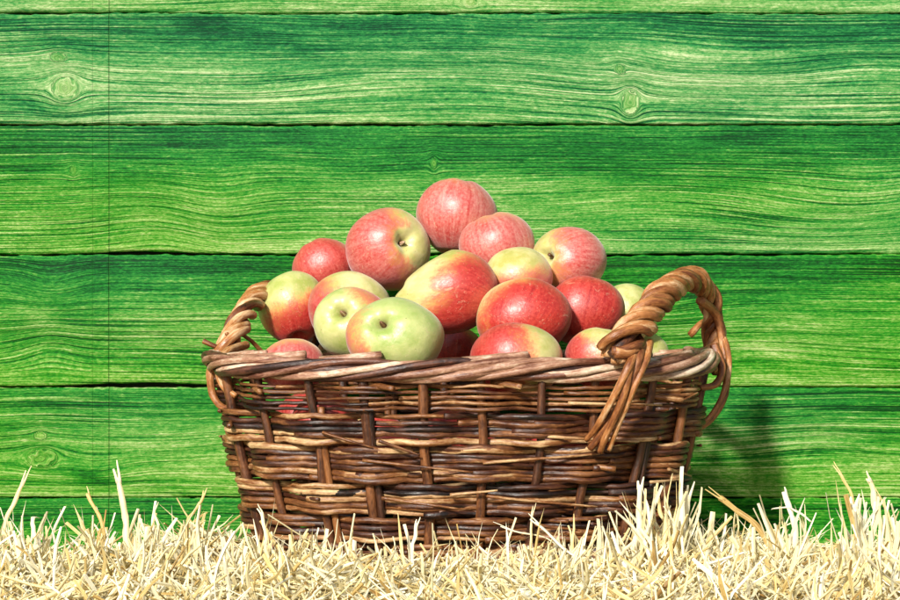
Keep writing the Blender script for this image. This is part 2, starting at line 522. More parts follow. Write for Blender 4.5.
for p in range(7):
    zt = CAM_Z + (300 - seams[p]) * WS
    zb = CAM_Z + (300 - seams[p + 1]) * WS
    rows_f = np.concatenate([[0, 0, .006, .014], np.linspace(.03, .97, 96), [.986, .994, 1, 1]])
    dep = np.concatenate([[.022, .0030, .0010, .0002], np.zeros(96), [.0002, .0010, .0030, .022]])
    NR = len(rows_f)
    gap = .0007
    wob_t = .0006 * smooth_noise(xs, 10 + p, 6) + .0004 * smooth_noise(xs, 30 + p, 70) + .0003 * smooth_noise(xs, 70 + p, 200)
    wob_b = .0004 * smooth_noise(xs, 50 + p, 11) + .0003 * smooth_noise(xs, 80 + p, 80)
    if p == 4: wob_b += .004 * np.exp(-((xs + .34) / .07) ** 2)
    if p == 3: wob_b += .0022 * np.exp(-((xs + .34) / .05) ** 2)
    top = zt - gap + np.minimum(wob_t, .0016); bot = zb + gap + np.maximum(wob_b, -.0008)
    Z = top[None] * (1 - rows_f[:, None]) + bot[None] * rows_f[:, None]
    X = np.broadcast_to(xs[None], Z.shape)
    Yw = WALL_Y + np.broadcast_to(dep[:, None], Z.shape) + .0007 * smooth_noise(xs, 90 + p, 3)[None] + (.0012 if p % 2 else 0)
    pxx = X / WS + 450; pyy = 300 - (Z - CAM_Z) / WS
    Fv = Z.copy() * 1.0
    kn = np.zeros_like(Z)
    for (kx, ky, kr, ex, ey) in knots:
        if not (seams[p] < ky < seams[p + 1]): continue
        dx = (pxx - kx) / ex; dy = (pyy - ky) / ey
        r2 = dx * dx + dy * dy
        r = np.sqrt(r2)
        Fv += (pyy - ky) * WS * (kr * kr) / np.maximum(r2, kr * kr) * np.exp(-(r / (kr * 5)) ** 2) * .92
        r = r * (1 + .07 * noise2(pxx / (kr * 1.6), pyy / (kr * 1.6), 7))
        bl_ = np.clip((kr - r) / (kr * .12), 0, 1); bl_ = bl_ * bl_ * (3 - 2 * bl_)
        Fv = Fv * (1 - bl_) + bl_ * (CAM_Z + (300 - ky) * WS + r * WS * .55 + .0012 * noise2(pxx / 4, pyy / 4, 9))
        kn = np.maximum(kn, np.clip((kr * 1.0 - r) / (kr * .8), 0, 1))
    for (kx, ky, hx, hy, st) in swells:
        if not (seams[p] - 5 < ky < seams[p + 1] + 5): continue
        Fv += .5 * st * np.exp(-((pxx - kx) / hx) ** 2 - ((pyy - ky) / hy) ** 2)
    Fv += .0035 * noise2(X * 2.6, Z * 8, 200 + p) + .0012 * noise2(X * 9, Z * 20, 300 + p)
    v = rows_f[:, None]
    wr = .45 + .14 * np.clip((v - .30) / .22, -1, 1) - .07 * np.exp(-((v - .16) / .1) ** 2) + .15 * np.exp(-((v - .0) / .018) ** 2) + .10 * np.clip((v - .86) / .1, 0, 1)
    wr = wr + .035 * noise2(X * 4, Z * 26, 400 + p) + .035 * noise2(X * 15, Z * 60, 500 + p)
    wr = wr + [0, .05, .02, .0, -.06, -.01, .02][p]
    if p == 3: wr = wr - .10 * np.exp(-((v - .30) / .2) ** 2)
    if p == 5: wr = wr + .05
    for (kx, ky, kr, ex, ey) in knots:
        wr = wr + .05 * np.exp(-((pxx - kx) ** 2 + (pyy - ky) ** 2) / (kr * 3.2) ** 2)
    # dark unworn tongues of paint beside the left knots
    for (kx, ky, hx, hy, st) in [(25, 104, 34, 7, -.35), (92, 478, 20, 8, -.38), (40, 318, 22, 10, .22), (155, 345, 30, 8, .15), (770, 352, 40, 8, .15), (45, 35, 60, 9, -.2), (240, 32, 90, 12, -.18), (700, 28, 150, 12, -.12), (560, 235, 200, 10, .05)]:
        wr = wr + st * np.exp(-((pxx - kx) / hx) ** 2 - ((pyy - ky - .25 * (pxx - kx)) / hy) ** 2)
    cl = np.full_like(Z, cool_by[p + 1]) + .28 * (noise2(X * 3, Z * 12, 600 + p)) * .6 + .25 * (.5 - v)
    sl = np.exp(-((pxx - 109.5) / .9) ** 2) + .35 * np.exp(-((pxx - 93) / .9) ** 2)
    Vs.append(np.stack([X, Yw, Z], -1).reshape(-1, 3))
    ii = (np.arange(NR - 1)[:, None] * NX + np.arange(NX - 1)[None]) + off
    Fs.append(np.stack([ii, ii + NX, ii + NX + 1, ii + 1], -1).reshape(-1, 4))
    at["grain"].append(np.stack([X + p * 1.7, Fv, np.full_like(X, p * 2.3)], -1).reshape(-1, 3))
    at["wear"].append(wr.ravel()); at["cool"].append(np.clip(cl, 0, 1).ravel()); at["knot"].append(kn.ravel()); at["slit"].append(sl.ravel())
    off += NR * NX
# insert two narrow columns is not needed: the score line is built below as its own thin groove
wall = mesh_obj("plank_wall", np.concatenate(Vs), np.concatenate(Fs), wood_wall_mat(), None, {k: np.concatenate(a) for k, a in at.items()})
tag(wall, "wall of weathered green painted horizontal planks behind the basket of apples", "wall")
bz0, bz1 = CAM_Z + (300 - 630) * WS, CAM_Z + (300 + 262) * WS
BV = np.array([[x, y, z] for x in (-.95, .95) for y in (WALL_Y + .0235, WALL_Y + .04) for z in (bz0, bz1)])
BF = [(0, 1, 5, 4), (2, 6, 7, 3), (0, 2, 3, 1), (4, 5, 7, 6), (1, 3, 7, 5), (0, 4, 6, 2)]
mesh_obj("backing_board", BV, BF, plain_mat("dark_backing", (.012, .03, .014), .9), wall, smooth=False)

# ------------------------------------------------------------------ basket
BX = .0110
NEXP = 2.5
Z_RIM, Z_BASE = .2335, .047


def ab(z):
    t = (np.asarray(z) - Z_BASE) / (Z_RIM - Z_BASE)
    bul = .003 * np.sin(np.clip(t, 0, 1) * np.pi)
    return .198 + .044 * t + bul, .134 + .022 * t + bul


_th = np.linspace(0, 2 * np.pi, 4001)


def _se(th, a, b):
    c, s = np.cos(th), np.sin(th)
    return a * np.sign(c) * np.abs(c) ** (2 / NEXP), b * np.sign(s) * np.abs(s) ** (2 / NEXP)


_x, _y = _se(_th, .23, .15)
_s = np.concatenate([[0], np.cumsum(np.hypot(np.diff(_x), np.diff(_y)))])
PERIM = _s[-1]


def ring(u, z, o=0.0):
    """u in turns (0..1), z height, o outward offset"""
    u = np.asarray(u, float)
    th = np.interp((u % 1.0) * PERIM, _s, _th)
    a, b = ab(z)
    x, y = _se(th, a, b)
    gxn = np.sign(x) * np.abs(x / a) ** (NEXP - 1) / a
    gyn = np.sign(y) * np.abs(y / b) ** (NEXP - 1) / b
    L = np.hypot(gxn, gyn)
    return np.stack([x + gxn / L * o + BX, y + gyn / L * o, np.broadcast_to(z, x.shape).astype(float)], -1)


def u_front(xrel):
    us = np.linspace(.5, 1, 2000)
    return float(us[np.argmin(np.abs(ring(us, .14)[:, 0] - BX - xrel))])


NST = 24
PH = u_front(-.034)                         # a stake the photo shows near the middle
M_weave = wicker_mat("willow_rod", (.006, .002, .001), (.055, .014, .004), (.20, .076, .020), (.62, .42, .21))
M_rim = wicker_mat("pale_willow_rod", (.020, .006, .004), (.12, .040, .020), (.34, .18, .11), (.78, .64, .48))
M_stake = wicker_mat("dark_willow_stake", (.008, .003, .002), (.06, .018, .006), (.20, .072, .020), (.34, .15, .05))
M_hand = wicker_mat("handle_willow", (.020, .006, .002), (.15, .045, .012), (.38, .155, .045), (.72, .52, .30))

basket = empty("wicker_basket", (BX, 0, Z_BASE), label="brown wicker basket with twisted rim and two rope handles, heaped with apples on straw", cat="basket")


def bchild(tb, name, mat):
    V = np.concatenate(tb.V) - np.array([BX, 0, Z_BASE])
    return mesh_obj(name, V, np.concatenate(tb.F), mat, basket, {"tone": np.concatenate(tb.T), "fib": np.concatenate(tb.G)})


# stakes, each a part of its own
for k in range(NST):
    u = PH + k / NST + rng.normal() * .0012
    z = np.linspace(Z_BASE - .001, Z_RIM - .004, 26)
    P = ring(np.full(26, u) + .0012 * smooth_noise(z, 900 + k, 18), z, 0.0)
    tb = Tubes()
    tb.add(P, .0043 + rng.normal() * .0004, 10, tone=.25 + .5 * rng.random(), knots=.12)
    if rng.random() < .5:                   # a doubled stake
        P2 = ring(np.full(26, u + .006) + .0012 * smooth_noise(z, 950 + k, 18), z, -.0005)
        tb.add(P2[2:22], .0034, 8, knots=.1)
    bchild(tb, "stake", M_stake)

# woven side: bands of rods that pass together in front of and behind alternate stakes
bands = [(.2230, .1960, 5, 1), (.1955, .1655, 5, 0), (.1655, .1295, 6, 1), (.1295, .0985, 5, 0), (.0985, .0735, 4, 1), (.0735, .0500, 4, 0)]
tb = Tubes()
tips = Tubes()
for bi, (z1, z0, nr, par) in enumerate(bands):
    hgt = (z1 - z0) / nr
    for r_ in range(nr):
        zc = z0 + (r_ + .5) * hgt
        u0 = rng.random()
        end = u0 + 1.0
        while u0 < end:
            Lu = .22 + rng.random() * .3
            n = int(Lu * PERIM / .0045)
            u = np.linspace(u0 - .012, u0 + Lu, n)
            ph = np.pi * ((u - PH) * NST + par)
            cs = np.cos(ph)
            A = .0070
            o = A * np.sign(cs) * np.abs(cs) ** .75
            bundle = .95 + .05 * np.cos(2 * ph)             # rods squeeze together where they pass a stake
            zz = zc + (0.5 * (z0 + z1) - zc) * (1 - bundle) * 1.0
            zz = zz + 0.0010 * smooth_noise(u, 40 + bi, NST * .6) + .0004 * smooth_noise(u, rng.integers(1e6), 40) + .00025 * smooth_noise(u, rng.integers(1e6), 160)
            base = hgt * .5 * (.86 + .22 * rng.random())
            base *= .74 if bi == 0 else 1.07
            taper = np.interp(np.linspace(0, 1, n), [0, .75, 1], [1, .92, .62])
            o = o + .0006 * smooth_noise(u, rng.integers(1e6), 70)
            k = rng.random()
            tail = np.clip((np.arange(n) - (n - 7)) / 7, 0, 1)
            if k < .16: o = o + .006 * tail                 # loose tip springs out
            else: o = o - .006 * tail
            P = ring(u, zz, o)
            P[:, 2] += (rng.random() - .4) * .006 * tail * (k < .16)
            tb.add(P, base * taper, 9, tone=float(np.clip(rng.normal(.48, .30), 0, 1)), knots=.16)
            u0 += Lu
# extra thin wandering rods and split slivers over the weave
for k in range(46):
    u0 = rng.random(); Lu = .02 + rng.random() * .07
    z = .065 + rng.random() * .155
    n = 14
    u = np.linspace(u0, u0 + Lu, n)
    P = ring(u, z + np.linspace(-1, 1, n) * (rng.random() - .5) * .014, .0098 + .0012 * smooth_noise(u, k, 30))
    tb.add(P, np.linspace(.0017, .0009, n), 6, tone=.55 + .45 * rng.random())
# cut stubs of rods sticking out under the rim
for (px, py) in [(395, 388), (268, 393), (520, 386), (676, 402), (236, 430), (610, 470)]:
    x0 = (px - 450) * .925 / 1000; z0_ = .3 - (py - 300) * .925 / 1000
    us = np.linspace(.5, 1, 800); pt = ring(us, z0_)
    u0 = us[np.argmin(np.abs(pt[:, 0] - x0))]
    u = np.linspace(u0 - .02, u0, 8)
    P = ring(u, z0_ + np.linspace(.004, 0, 8), np.linspace(-.004, .0155, 8))
    tb.add(P, .0028, 8, tone=.7)
bchild(tb, "woven_side", M_weave)

# border: long rods rolled over one another round the rim
rim = Tubes()
NS, TURNS = 6, 5
for s_ in range(NS):
    t0 = rng.random()
    end = t0 + 1
    while t0 < end:
        Lt = .17 + rng.random() * .14
        n = int(Lt * PERIM / .0035)
        u = np.linspace(t0 - .035, t0 + Lt + .02, n)
        ph = 2 * np.pi * (u * TURNS + s_ / NS) + .22 * smooth_noise(u, 70 + s_, 12)
        q = np.linspace(0, 1, n)
        tuck = np.clip((.08 - q) / .08, 0, 1) + np.clip((q - .92) / .08, 0, 1)
        ro = .0068 * np.cos(ph) * (1 - .5 * tuck)
        rz = .0076 * np.sin(ph) * (1 - .5 * tuck)
        endc = np.clip((np.minimum(1, np.maximum(0, (np.abs(u % 1.0 - 0) < .0) * 1.0))), 0, 1)
        zz = Z_RIM + .0015 + rz + .0012 * smooth_noise(u, 71, 10)
        P = ring(u, np.full(n, Z_RIM), ro + .0045 + .0006 * smooth_noise(u, 75 + s_, 40))
        P[:, 2] = zz + .006 * (np.abs(P[:, 0] - BX) / .26) ** 6
        rad = (.0032 + .0010 * rng.random()) * np.interp(q, [0, .1, .8, 1], [.75, 1, .95, .6])
        rim.add(P, rad, 10, tone=float(np.clip(rng.normal(.62, .30), .05, 1)), knots=.16)
        t0 += Lt
for k in range(9):                           # stubs of the tucked ends on top of the border
    u0 = rng.random()
    if k < 4: u0 = .55 + .1 * k
    u = np.linspace(u0, u0 + .035 + .03 * rng.random(), 10)
    P = ring(u, np.full(10, Z_RIM), np.linspace(.004, -.004, 10)); P[:, 2] = Z_RIM + np.linspace(.010, .0155, 10)
    rim.add(P, .0040, 8, tone=.75, knots=.1)
u = np.linspace(0, 1, 300)
P = ring(u, np.full(300, Z_RIM), .0045); P[:, 2] = Z_RIM + .0015 + .006 * (np.abs(P[:, 0] - BX) / .26) ** 6
rim.add(P, .0052, 8, tone=.1)
bchild(rim, "rim_braid", M_rim)

# floor of the basket, woven slab
bs = Tubes()
for k in range(26):
    y = -.118 + k * .0094
    L = .20 * (1 - min(.999, abs(y / .134)) ** NEXP) ** (1 / NEXP)
    xx = np.linspace(-L, L, 60)
    bs.add(np.stack([xx + BX, np.full(60, y), Z_BASE + .004 + .003 * np.cos(xx * 130 + np.pi * k)], -1), .0047, 7)
bchild(bs, "basket_floor", M_weave)

# foot ring round the bottom
ft = Tubes()
for s_ in range(3):
    u = np.linspace(0, 1, 420)
    ph = 2 * np.pi * (u * 16 + s_ / 3)
    P = ring(u, np.full(420, Z_BASE), .004 + .004 * np.cos(ph)); P[:, 2] = Z_BASE + .004 + .004 * np.sin(ph)
    ft.add(P, .0035, 8, knots=.1)
bchild(ft, "foot_ring", M_weave)


def rope(tb, path, ns, r_rope, r_strand, pitch, tone=.5, spread=.2, phase=0.0):
    n = len(path)
    T = np.gradient(path, axis=0); T /= np.linalg.norm(T, axis=1)[:, None]
    N = np.zeros_like(path)
    v = np.array([0, 1.0, 0]); v = v - T[0] * v.dot(T[0]); N[0] = v / np.linalg.norm(v)
    for i in range(1, n):
        v = N[i - 1] - T[i] * N[i - 1].dot(T[i]); N[i] = v / np.linalg.norm(v)
    B = np.cross(T, N)
    s = np.concatenate([[0], np.cumsum(np.linalg.norm(np.diff(path, axis=0), axis=1))])
    r_rope = np.broadcast_to(r_rope, (n,)); r_strand = np.broadcast_to(r_strand, (n,))
    for k in range(ns):
        ph = 2 * np.pi * (s / pitch + k / ns) + phase + .35 * smooth_noise(s, rng.integers(1e6), 25)
        rr = r_rope * (1 + .12 * smooth_noise(s, rng.integers(1e6), 40))
        P = path + (np.cos(ph) * rr)[:, None] * N + (np.sin(ph) * rr)[:, None] * B
        tb.add(P, r_strand * (1 + .14 * (rng.random() * 2 - 1)), 10, tone=float(np.clip(rng.normal(tone, spread), 0, 1)), knots=.12)


# right handle: from the front side, over the rim, to the right end
hb = Tubes()
path = spline([W(612, 356, -.172), W(626, 340, -.165), W(650, 312, -.13), W(670, 289, -.085), W(690, 279, -.035), W(707, 292, .01), W(713, 322, .03), W(712, 350, .03), W(710, 372, .025)], 110)
q = np.linspace(0, 1, 110)
rope(hb, path, 6, np.interp(q, [0, .12, .45, .8, 1], [.0120, .0115, .0090, .0080, .0075]), np.interp(q, [0, .12, .5, 1], [.0050, .0048, .0043, .0039]), .080, tone=.52, spread=.32)
hb.add(path, .006, 8, tone=.05)
handle = bchild(hb, "handle", M_hand)
# straight tails down the outside of the front, sub-parts of the handle
def tail(pts, r, tone, parent, name="lashing"):
    t = Tubes()
    P = spline(pts, 40)
    t.add(P, np.linspace(r, r * .62, 40), 10, tone=tone, knots=.12)
    V = np.concatenate(t.V) - np.array([BX, 0, Z_BASE])
    return mesh_obj(name, V, np.concatenate(t.F), M_hand, parent, {"tone": np.concatenate(t.T), "fib": np.concatenate(t.G)})
tail([W(641, 346, -.160), W(637, 362, -.178), W(626, 395, -.178), W(604, 430, -.168), W(590, 449, -.160)], .0052, .40, handle)
tail([W(636, 350, -.165), W(630, 366, -.184), W(622, 400, -.184), W(606, 436, -.172), W(600, 452, -.162)], .0046, .50, handle)
tail([W(650, 342, -.150), W(646, 360, -.172), W(634, 388, -.182), W(618, 426, -.172), W(609, 450, -.162)], .0038, .70, handle)
tail([W(636, 350, -.17), W(628, 368, -.188), W(612, 400, -.186), W(596, 428, -.170), W(586, 440, -.160)], .0042, .65, handle)
# loose rod looping out at the right end and back under the weave
tail([W(700, 300, -.01), W(716, 315, .015), W(723, 345, .015), W(727, 375, .0), W(722, 402, -.01), W(708, 422, -.02), W(690, 431, -.03), W(676, 434, -.04)], .0050, .55, handle)
tail([W(690, 335, .06), W(705, 322, .05), W(722, 335, .02), W(729, 360, .0), W(726, 385, -.01), W(716, 408, -.02), W(702, 424, -.03), W(684, 430, -.04)], .0036, .70, handle)
tail([W(714, 345, -.02), W(722, 368, -.03), W(716, 384, -.04), W(700, 388, -.05)], .0048, .45, handle)

# left handle: from the left end, up and away behind the apples to the back side
hb = Tubes()
path = spline([W(216, 385, -.01), W(223, 360, -.005), W(231, 342, .0), W(241, 320, .03), W(253, 301, .07), W(270, 291, .12), W(288, 296, .158), W(303, 311, .175), W(314, 335, .178), W(320, 360, .172)], 100)
q = np.linspace(0, 1, 100)
rope(hb, path, 5, .0082, np.interp(q, [0, .5, 1], [.0047, .0045, .0047]), .085, tone=.58, spread=.24)
hb.add(path, .005, 8, tone=.05)
handle2 = bchild(hb, "handle", M_hand)
tail([W(240, 350, .0), W(222, 356, -.03), W(211, 372, -.04), W(213, 395, -.04), W(224, 408, -.05), W(238, 402, -.06)], .0048, .6, handle2)
tail([W(246, 345, .0), W(230, 350, -.04), W(218, 362, -.06), W(222, 385, -.065), W(236, 396, -.075)], .0044, .75, handle2)
tail([W(203, 341, -.01), W(214, 346, -.01), W(228, 352, -.005), W(244, 356, .0)], .0027, .35, handle2, "broken_twig")
tail([W(262, 352, .03), W(250, 340, .02), W(236, 332, .01), W(226, 334, -.01)], .0024, .45, handle2, "broken_twig")

# ------------------------------------------------------------------ apples
def apple(i, px, py, rpx, Y, axis, bdir, bias, pink, green, sx, sz, label, end=None, low=False):
    r = rpx * (CAM_D + Y) / CAM_D / 1000.0
    nu, nv = (72, 44) if not low else (32, 20)
    t = np.linspace(0, np.pi, nv + 1)
    t = np.concatenate([np.linspace(0, .55, nv // 3, endpoint=False), np.linspace(.55, np.pi - .5, nv - 2 * (nv // 3) + 6, endpoint=False), np.linspace(np.pi - .5, np.pi, nv // 3)])
    nv = len(t)
    a = np.linspace(0, 2 * np.pi, nu, endpoint=False)
    lr = np.random.default_rng(100 + i)
    rho = np.sin(t)
    # dimple depth at the stalk end and the calyx end
    zt = .93 * np.cos(t) - .36 * np.exp(-(rho / .19) ** 1.5) * (t < np.pi / 2) + .26 * np.exp(-(rho / .23) ** 2) * (t > np.pi / 2)
    rho2 = rho * (1 - .05 * (1 - np.cos(t)) * .9)
    lobes = 1 + .016 * np.cos(5 * a + lr.random() * 6)[None] * (rho ** 2)[:, None] + .028 * np.cos(a + lr.random() * 6)[None] + .022 * np.cos(2 * a + lr.random() * 6)[None]
    xx = rho2[:, None] * np.cos(a)[None] * lobes
    yy = rho2[:, None] * np.sin(a)[None] * lobes
    zz = np.broadcast_to(zt[:, None], xx.shape) * (1 + .04 * np.cos(a + lr.random() * 6)[None] * rho[:, None])
    zz = zz + .035 * np.exp(-((rho[:, None] - .34) / .22) ** 2) * np.cos(5 * a + 1)[None] * (t[:, None] < 1.6) * .5
    P = np.stack([xx, yy, zz], -1).reshape(-1, 3)
    lump = (noise2(P[:, 0] * 1.3 + 3, P[:, 1] * 1.3 + P[:, 2] * .9, 800 + i) + noise2(P[:, 2] * 1.4, P[:, 0] * 1.2 - P[:, 1], 850 + i)) * .018
    P = P * (1 + lump[:, None] * np.clip(np.hypot(P[:, 0], P[:, 1]) * 2, 0, 1)[:, None])
    ap = P.copy()
    A = Vector(axis).normalized()
    M = np.array((A.to_track_quat('Z', 'Y').to_matrix() @ Matrix.Rotation(lr.random() * 6, 3, 'Z')))
    Q = P @ M.T
    Q[:, 0] *= sx; Q[:, 2] *= sz
    if i == 5:                                  # the lumpy one swells out to the lower left
        w_ = np.clip(-Q[:, 0], 0, 1)
        Q[:, 0] -= .24 * w_ ** 1.5
        Q[:, 2] = Q[:, 2] * (1 - .16 * w_) - .15 * w_ + .08 * np.clip(Q[:, 0], -.3, 1) 
    ext = (Q.max(0) - Q.min(0)) / 2
    cen = (Q.max(0) + Q.min(0)) / 2
    Q = (Q - cen) * r
    Q[:, 0] *= sx / ext[0]; Q[:, 2] *= sz / ext[2]; 
    ii = np.arange(nv - 1)[:, None] * nu; jj = np.arange(nu)[None]; j2 = (jj + 1) % nu
    F = np.stack([ii + jj, ii + nu + jj, ii + nu + j2, ii + j2], -1).reshape(-1, 4)
    m = apple_mat(i, bdir, bias, pink, green)
    loc = W(px, py, Y)
    o = mesh_obj("apple", Q, F, m, None, {"ap": ap}, loc=loc)
    tag(o, label, "apple", "apples heaped in the basket")
    if end:
        base = Q[:nu].mean(0)
        Av = np.array(A)
        tbx = Tubes()
        if end == "stem":
            side = np.array([.3, 0, .5])
            tbx.add(np.stack([base - Av * .002 + (Av * q + side * q * q * .6) * .020 for q in np.linspace(0, .6, 8)]), np.linspace(.0013, .0018, 8), 8, tone=.6, cap=True)
            nm = "stem"
        else:
            u_ = np.cross(Av, [0, 0, 1.0]); u_ /= np.linalg.norm(u_); v_ = np.cross(Av, u_)
            for k in range(6):
                an = k * math.pi / 3 + lr.random() * .4
                d = u_ * math.cos(an) + v_ * math.sin(an)
                tbx.add(np.stack([base - Av * .001 + Av * q * .013 + d * (.0050 * q - .0050 * q * q) for q in np.linspace(0, 1, 6)]), np.linspace(.0027, .0007, 6), 6, tone=.2 + .7 * lr.random(), squash=.6)
            nm = "calyx"
        V = np.concatenate(tbx.V)
        mesh_obj(nm, V, np.concatenate(tbx.F), M_stake if nm == "stem" else M_rim, o, {"tone": np.concatenate(tbx.T), "fib": np.concatenate(tbx.G)})
    return o


U = (0.1, .25, 1)
apples = [
    (457, 217, 41, .1483, (.12, .15, 1), (0, -.5, -.4), .75, .95, 0, 1.0, .94, "pinkish red apple at the very top of the heap"),
    (496.6, 247, 38, .0893, (-.35, .2, .9), (0, -.4, -.5), .75, 1.0, 0, 1.0, .93, "pink red apple just right of and below the topmost apple"),
    (388, 249, 42.5, .115, (.50, -.80, .22), (-.9, -.1, -.1), .40, .75, .2, 1.0, .98, "rosy apple with a dark hollow in its green right side", "calyx"),
    (323.9, 268, 32, .144, (-.5, .2, .8), (-.1, -.5, -.3), .65, .35, 0, 1.0, .94, "orange red apple at the back left of the heap, above the rope handle"),
    (569, 260.9, 38, .0756, (-.62, -.62, .12), (.9, -.1, 0), .50, .9, .1, 1.0, .90, "pink apple with a green left shoulder and stem hollow, rightmost of the upper apples", "stem"),
    (446, 291.9, 47, .0013, (-.9, .2, .3), (.85, -.35, -.35), -.05, .1, .1, 1.10, .90, "large lumpy apple, yellow green left and red right, in the middle of the heap"),
    (517.9, 278.1, 34, .0301, (.2, .9, .5), (.2, -.3, -.9), -.10, .6, 0, 1.03, .92, "cream yellow apple with a rosy underside, directly right of the large lumpy apple"),
    (292, 307.9, 35, .0993, (-.2, .5, .9), (.45, -.2, -.8), -.02, .1, .5, .98, 1.06, "upright yellow green apple with a red base, beside the left rope handle"),
    (349.9, 309, 41, .051, (-.1, .8, .6), (-.75, -.1, -.4), -.12, .5, .1, 1.02, .93, "pale cream apple with a rosy left cheek, half hidden behind the two green apples"),
    (352.7, 323, 39, -.0349, (-.30, -.85, .36), (.8, .2, .5), -.50, .6, .6, 1.0, .93, "yellow green apple with a pink right edge, left of the greenest front apple", "calyx"),
    (395, 336.8, 48, -.1056, (-.30, -.82, .42), (-.95, .1, -.15), -.80, .6, .9, 1.03, .83, "greenest apple, broad with a deep hollow, resting on the front rim", "calyx"),
    (524, 317.1, 46, -.038, (.3, .6, .8), (.35, -.45, -.25), .38, .05, 0, 1.04, .86, "glossy red apple with a yellow left edge, in front of the cream yellow apple"),
    (585, 311, 39.5, .0162, (.2, .4, .9), (.1, -.5, -.2), .85, .1, 0, 1.02, .90, "deep red apple with no green, beside the right rope handle"),
    (516.1, 361.1, 45, -.1094, (.1, .7, .7), (-.9, -.1, .15), .12, .15, .2, 1.03, .86, "red apple turning yellow green on its right, rising behind the middle of the front rim"),
    (455.1, 352, 28, .0998, (0, .5, .8), (0, -.5, -.2), .9, .0, 0, 1.0, .95, "small scarlet apple deep between the greenest apple and the red and yellow one"),
    (291.8, 366, 32, -.0979, (0, .4, .9), (0, -.3, -.4), .6, .8, 0, 1.02, .86, "small pinkish red apple low at the left end of the front rim"),
    (598, 358, 33, -.0979, (.3, .3, .9), (-.6, -.2, -.55), .05, .3, 0, 1.0, .93, "red apple with a cream top, peeping out left of the foot of the right handle"),
    (628, 314, 30.5, .097, (.1, .8, .6), (0, 0, -1), -1.0, .3, .4, 1.0, 1.0, "pale cream green apple seen through the right rope handle"),
    (645, 356, 24, .1227, (.2, .6, .7), (0, 0, -1), -1.1, .3, .3, 1.0, 1.0, "small pale cream apple low on the rim behind the right handle"),
]
for i, a_ in enumerate(apples):
    apple(i, a_[0], a_[1], a_[2], a_[3], a_[4], a_[5], a_[6], a_[7], a_[8], a_[9], a_[10], a_[11], a_[12] if len(a_) > 12 else None)
for k, (px, py, rp, Y) in enumerate([(323.9, 423, 36, -.0988), (448.1, 443.2, 38, -.0887), (560.9, 447.3, 38, -.1139), (305.8, 423.5, 36, .049), (461, 443.5, 38, -.0052), (623.8, 433.6, 34, .0006), (380.1, 445.6, 36, .0107), (620.8, 436.3, 38, .0717)]):
    Yc = min(max(Y, -.085), .09)
    apple(40 + k, px, py, rp * .95, Yc, (.2 * k - .5, .5, .8), (0, -.5, .3), .6, .2, 0, 1, .92, "red apple down inside the basket, glimpsed only through the gaps of the weave")

# ------------------------------------------------------------------ straw
M_straw = straw_mat()


def straws(n, seed, cx, cy, cz, ln, wd, az, el, bend, tone, seg=5):
    """n stalks as flattened four-sided tubes, vectorised"""
    r = np.random.default_rng(seed)
    t = np.linspace(-.5, .5, seg + 1)[None, :, None]
    d = np.stack([np.cos(el) * np.cos(az), np.cos(el) * np.sin(az), np.sin(el)], -1)
    up = r.normal(size=(n, 3))
    nrm = np.cross(d, up); nrm /= np.linalg.norm(nrm, axis=1)[:, None]
    bn = np.cross(d, nrm)
    C = np.stack([cx, cy, cz], -1)[:, None]
    P = C + d[:, None] * t * ln[:, None, None] + nrm[:, None] * (bend * ln)[:, None, None] * (4 * t * t) + bn[:, None] * ((r.random(n) - .5) * .15 * ln)[:, None, None] * (8 * t ** 3)
    if (r.random() < 2):
        kink = (r.random(n) < .35)[:, None, None] * nrm[:, None] * (ln * (.15 + .3 * r.random(n)))[:, None, None] * np.maximum(0, t - .15 * (r.random(n)[:, None, None])) * 1.0
        P = P + kink
    tw = (r.random(n) * 6.28)[:, None] + (r.normal(size=n) * 1.0)[:, None] * t[:, :, 0]
    q_ = np.linspace(0, 1, seg + 1)[None, :]
    tip = np.where(r.random(n) < .45, .12, .8)[:, None]; start = (.35 + .4 * r.random(n))[:, None]
    prof = .9 + .1 * np.sin(q_ * 9 + r.random(n)[:, None] * 6) - (1 - tip) * np.clip((q_ - start) / (1 - start), 0, 1) ** 1.3
    w = wd[:, None] * .5 * prof
    th = w * (.28 + .5 * r.random(n)[:, None])
    n2 = np.cos(tw)[..., None] * nrm[:, None] + np.sin(tw)[..., None] * bn[:, None]
    b2 = -np.sin(tw)[..., None] * nrm[:, None] + np.cos(tw)[..., None] * bn[:, None]
    a = np.array([0, 1, 2, 3]) * np.pi / 2
    V = P[:, :, None] + w[:, :, None, None] * np.cos(a)[None, None, :, None] * n2[:, :, None] + th[:, :, None, None] * np.sin(a)[None, None, :, None] * b2[:, :, None]
    K = seg + 1
    base = (np.arange(n) * K * 4)[:, None, None]
    i = (np.arange(seg) * 4)[None, :, None]; j = np.arange(4)[None, None]; j2 = (j + 1) % 4
    F = np.stack([base + i + j, base + i + j2, base + i + 4 + j2, base + i + 4 + j], -1).reshape(-1, 4)
    cap1 = base[:, 0] + np.array([3, 2, 1, 0])[None]; cap2 = base[:, 0] + seg * 4 + np.array([0, 1, 2, 3])[None]
    F = np.concatenate([F, cap1, cap2])
    T = np.repeat(tone, K * 4)
    G = np.empty((n, K, 4, 3))
    G[..., 0] = (t[:, :, 0] * ln[:, None])[:, :, None] + (r.random(n) * 40)[:, None, None]
    G[..., 1] = w[:, :, None] * np.cos(a)[None, None] + (r.random(n) * 9)[:, None, None]
    G[..., 2] = th[:, :, None] * np.sin(a)[None, None]
    return V.reshape(-1, 3), F, T, G.reshape(-1, 3), P


def inside(x, y, m=0.0):
    return (np.abs((x - BX) / (.215 + m)) ** NEXP + np.abs(y / (.143 + m)) ** NEXP) < 1


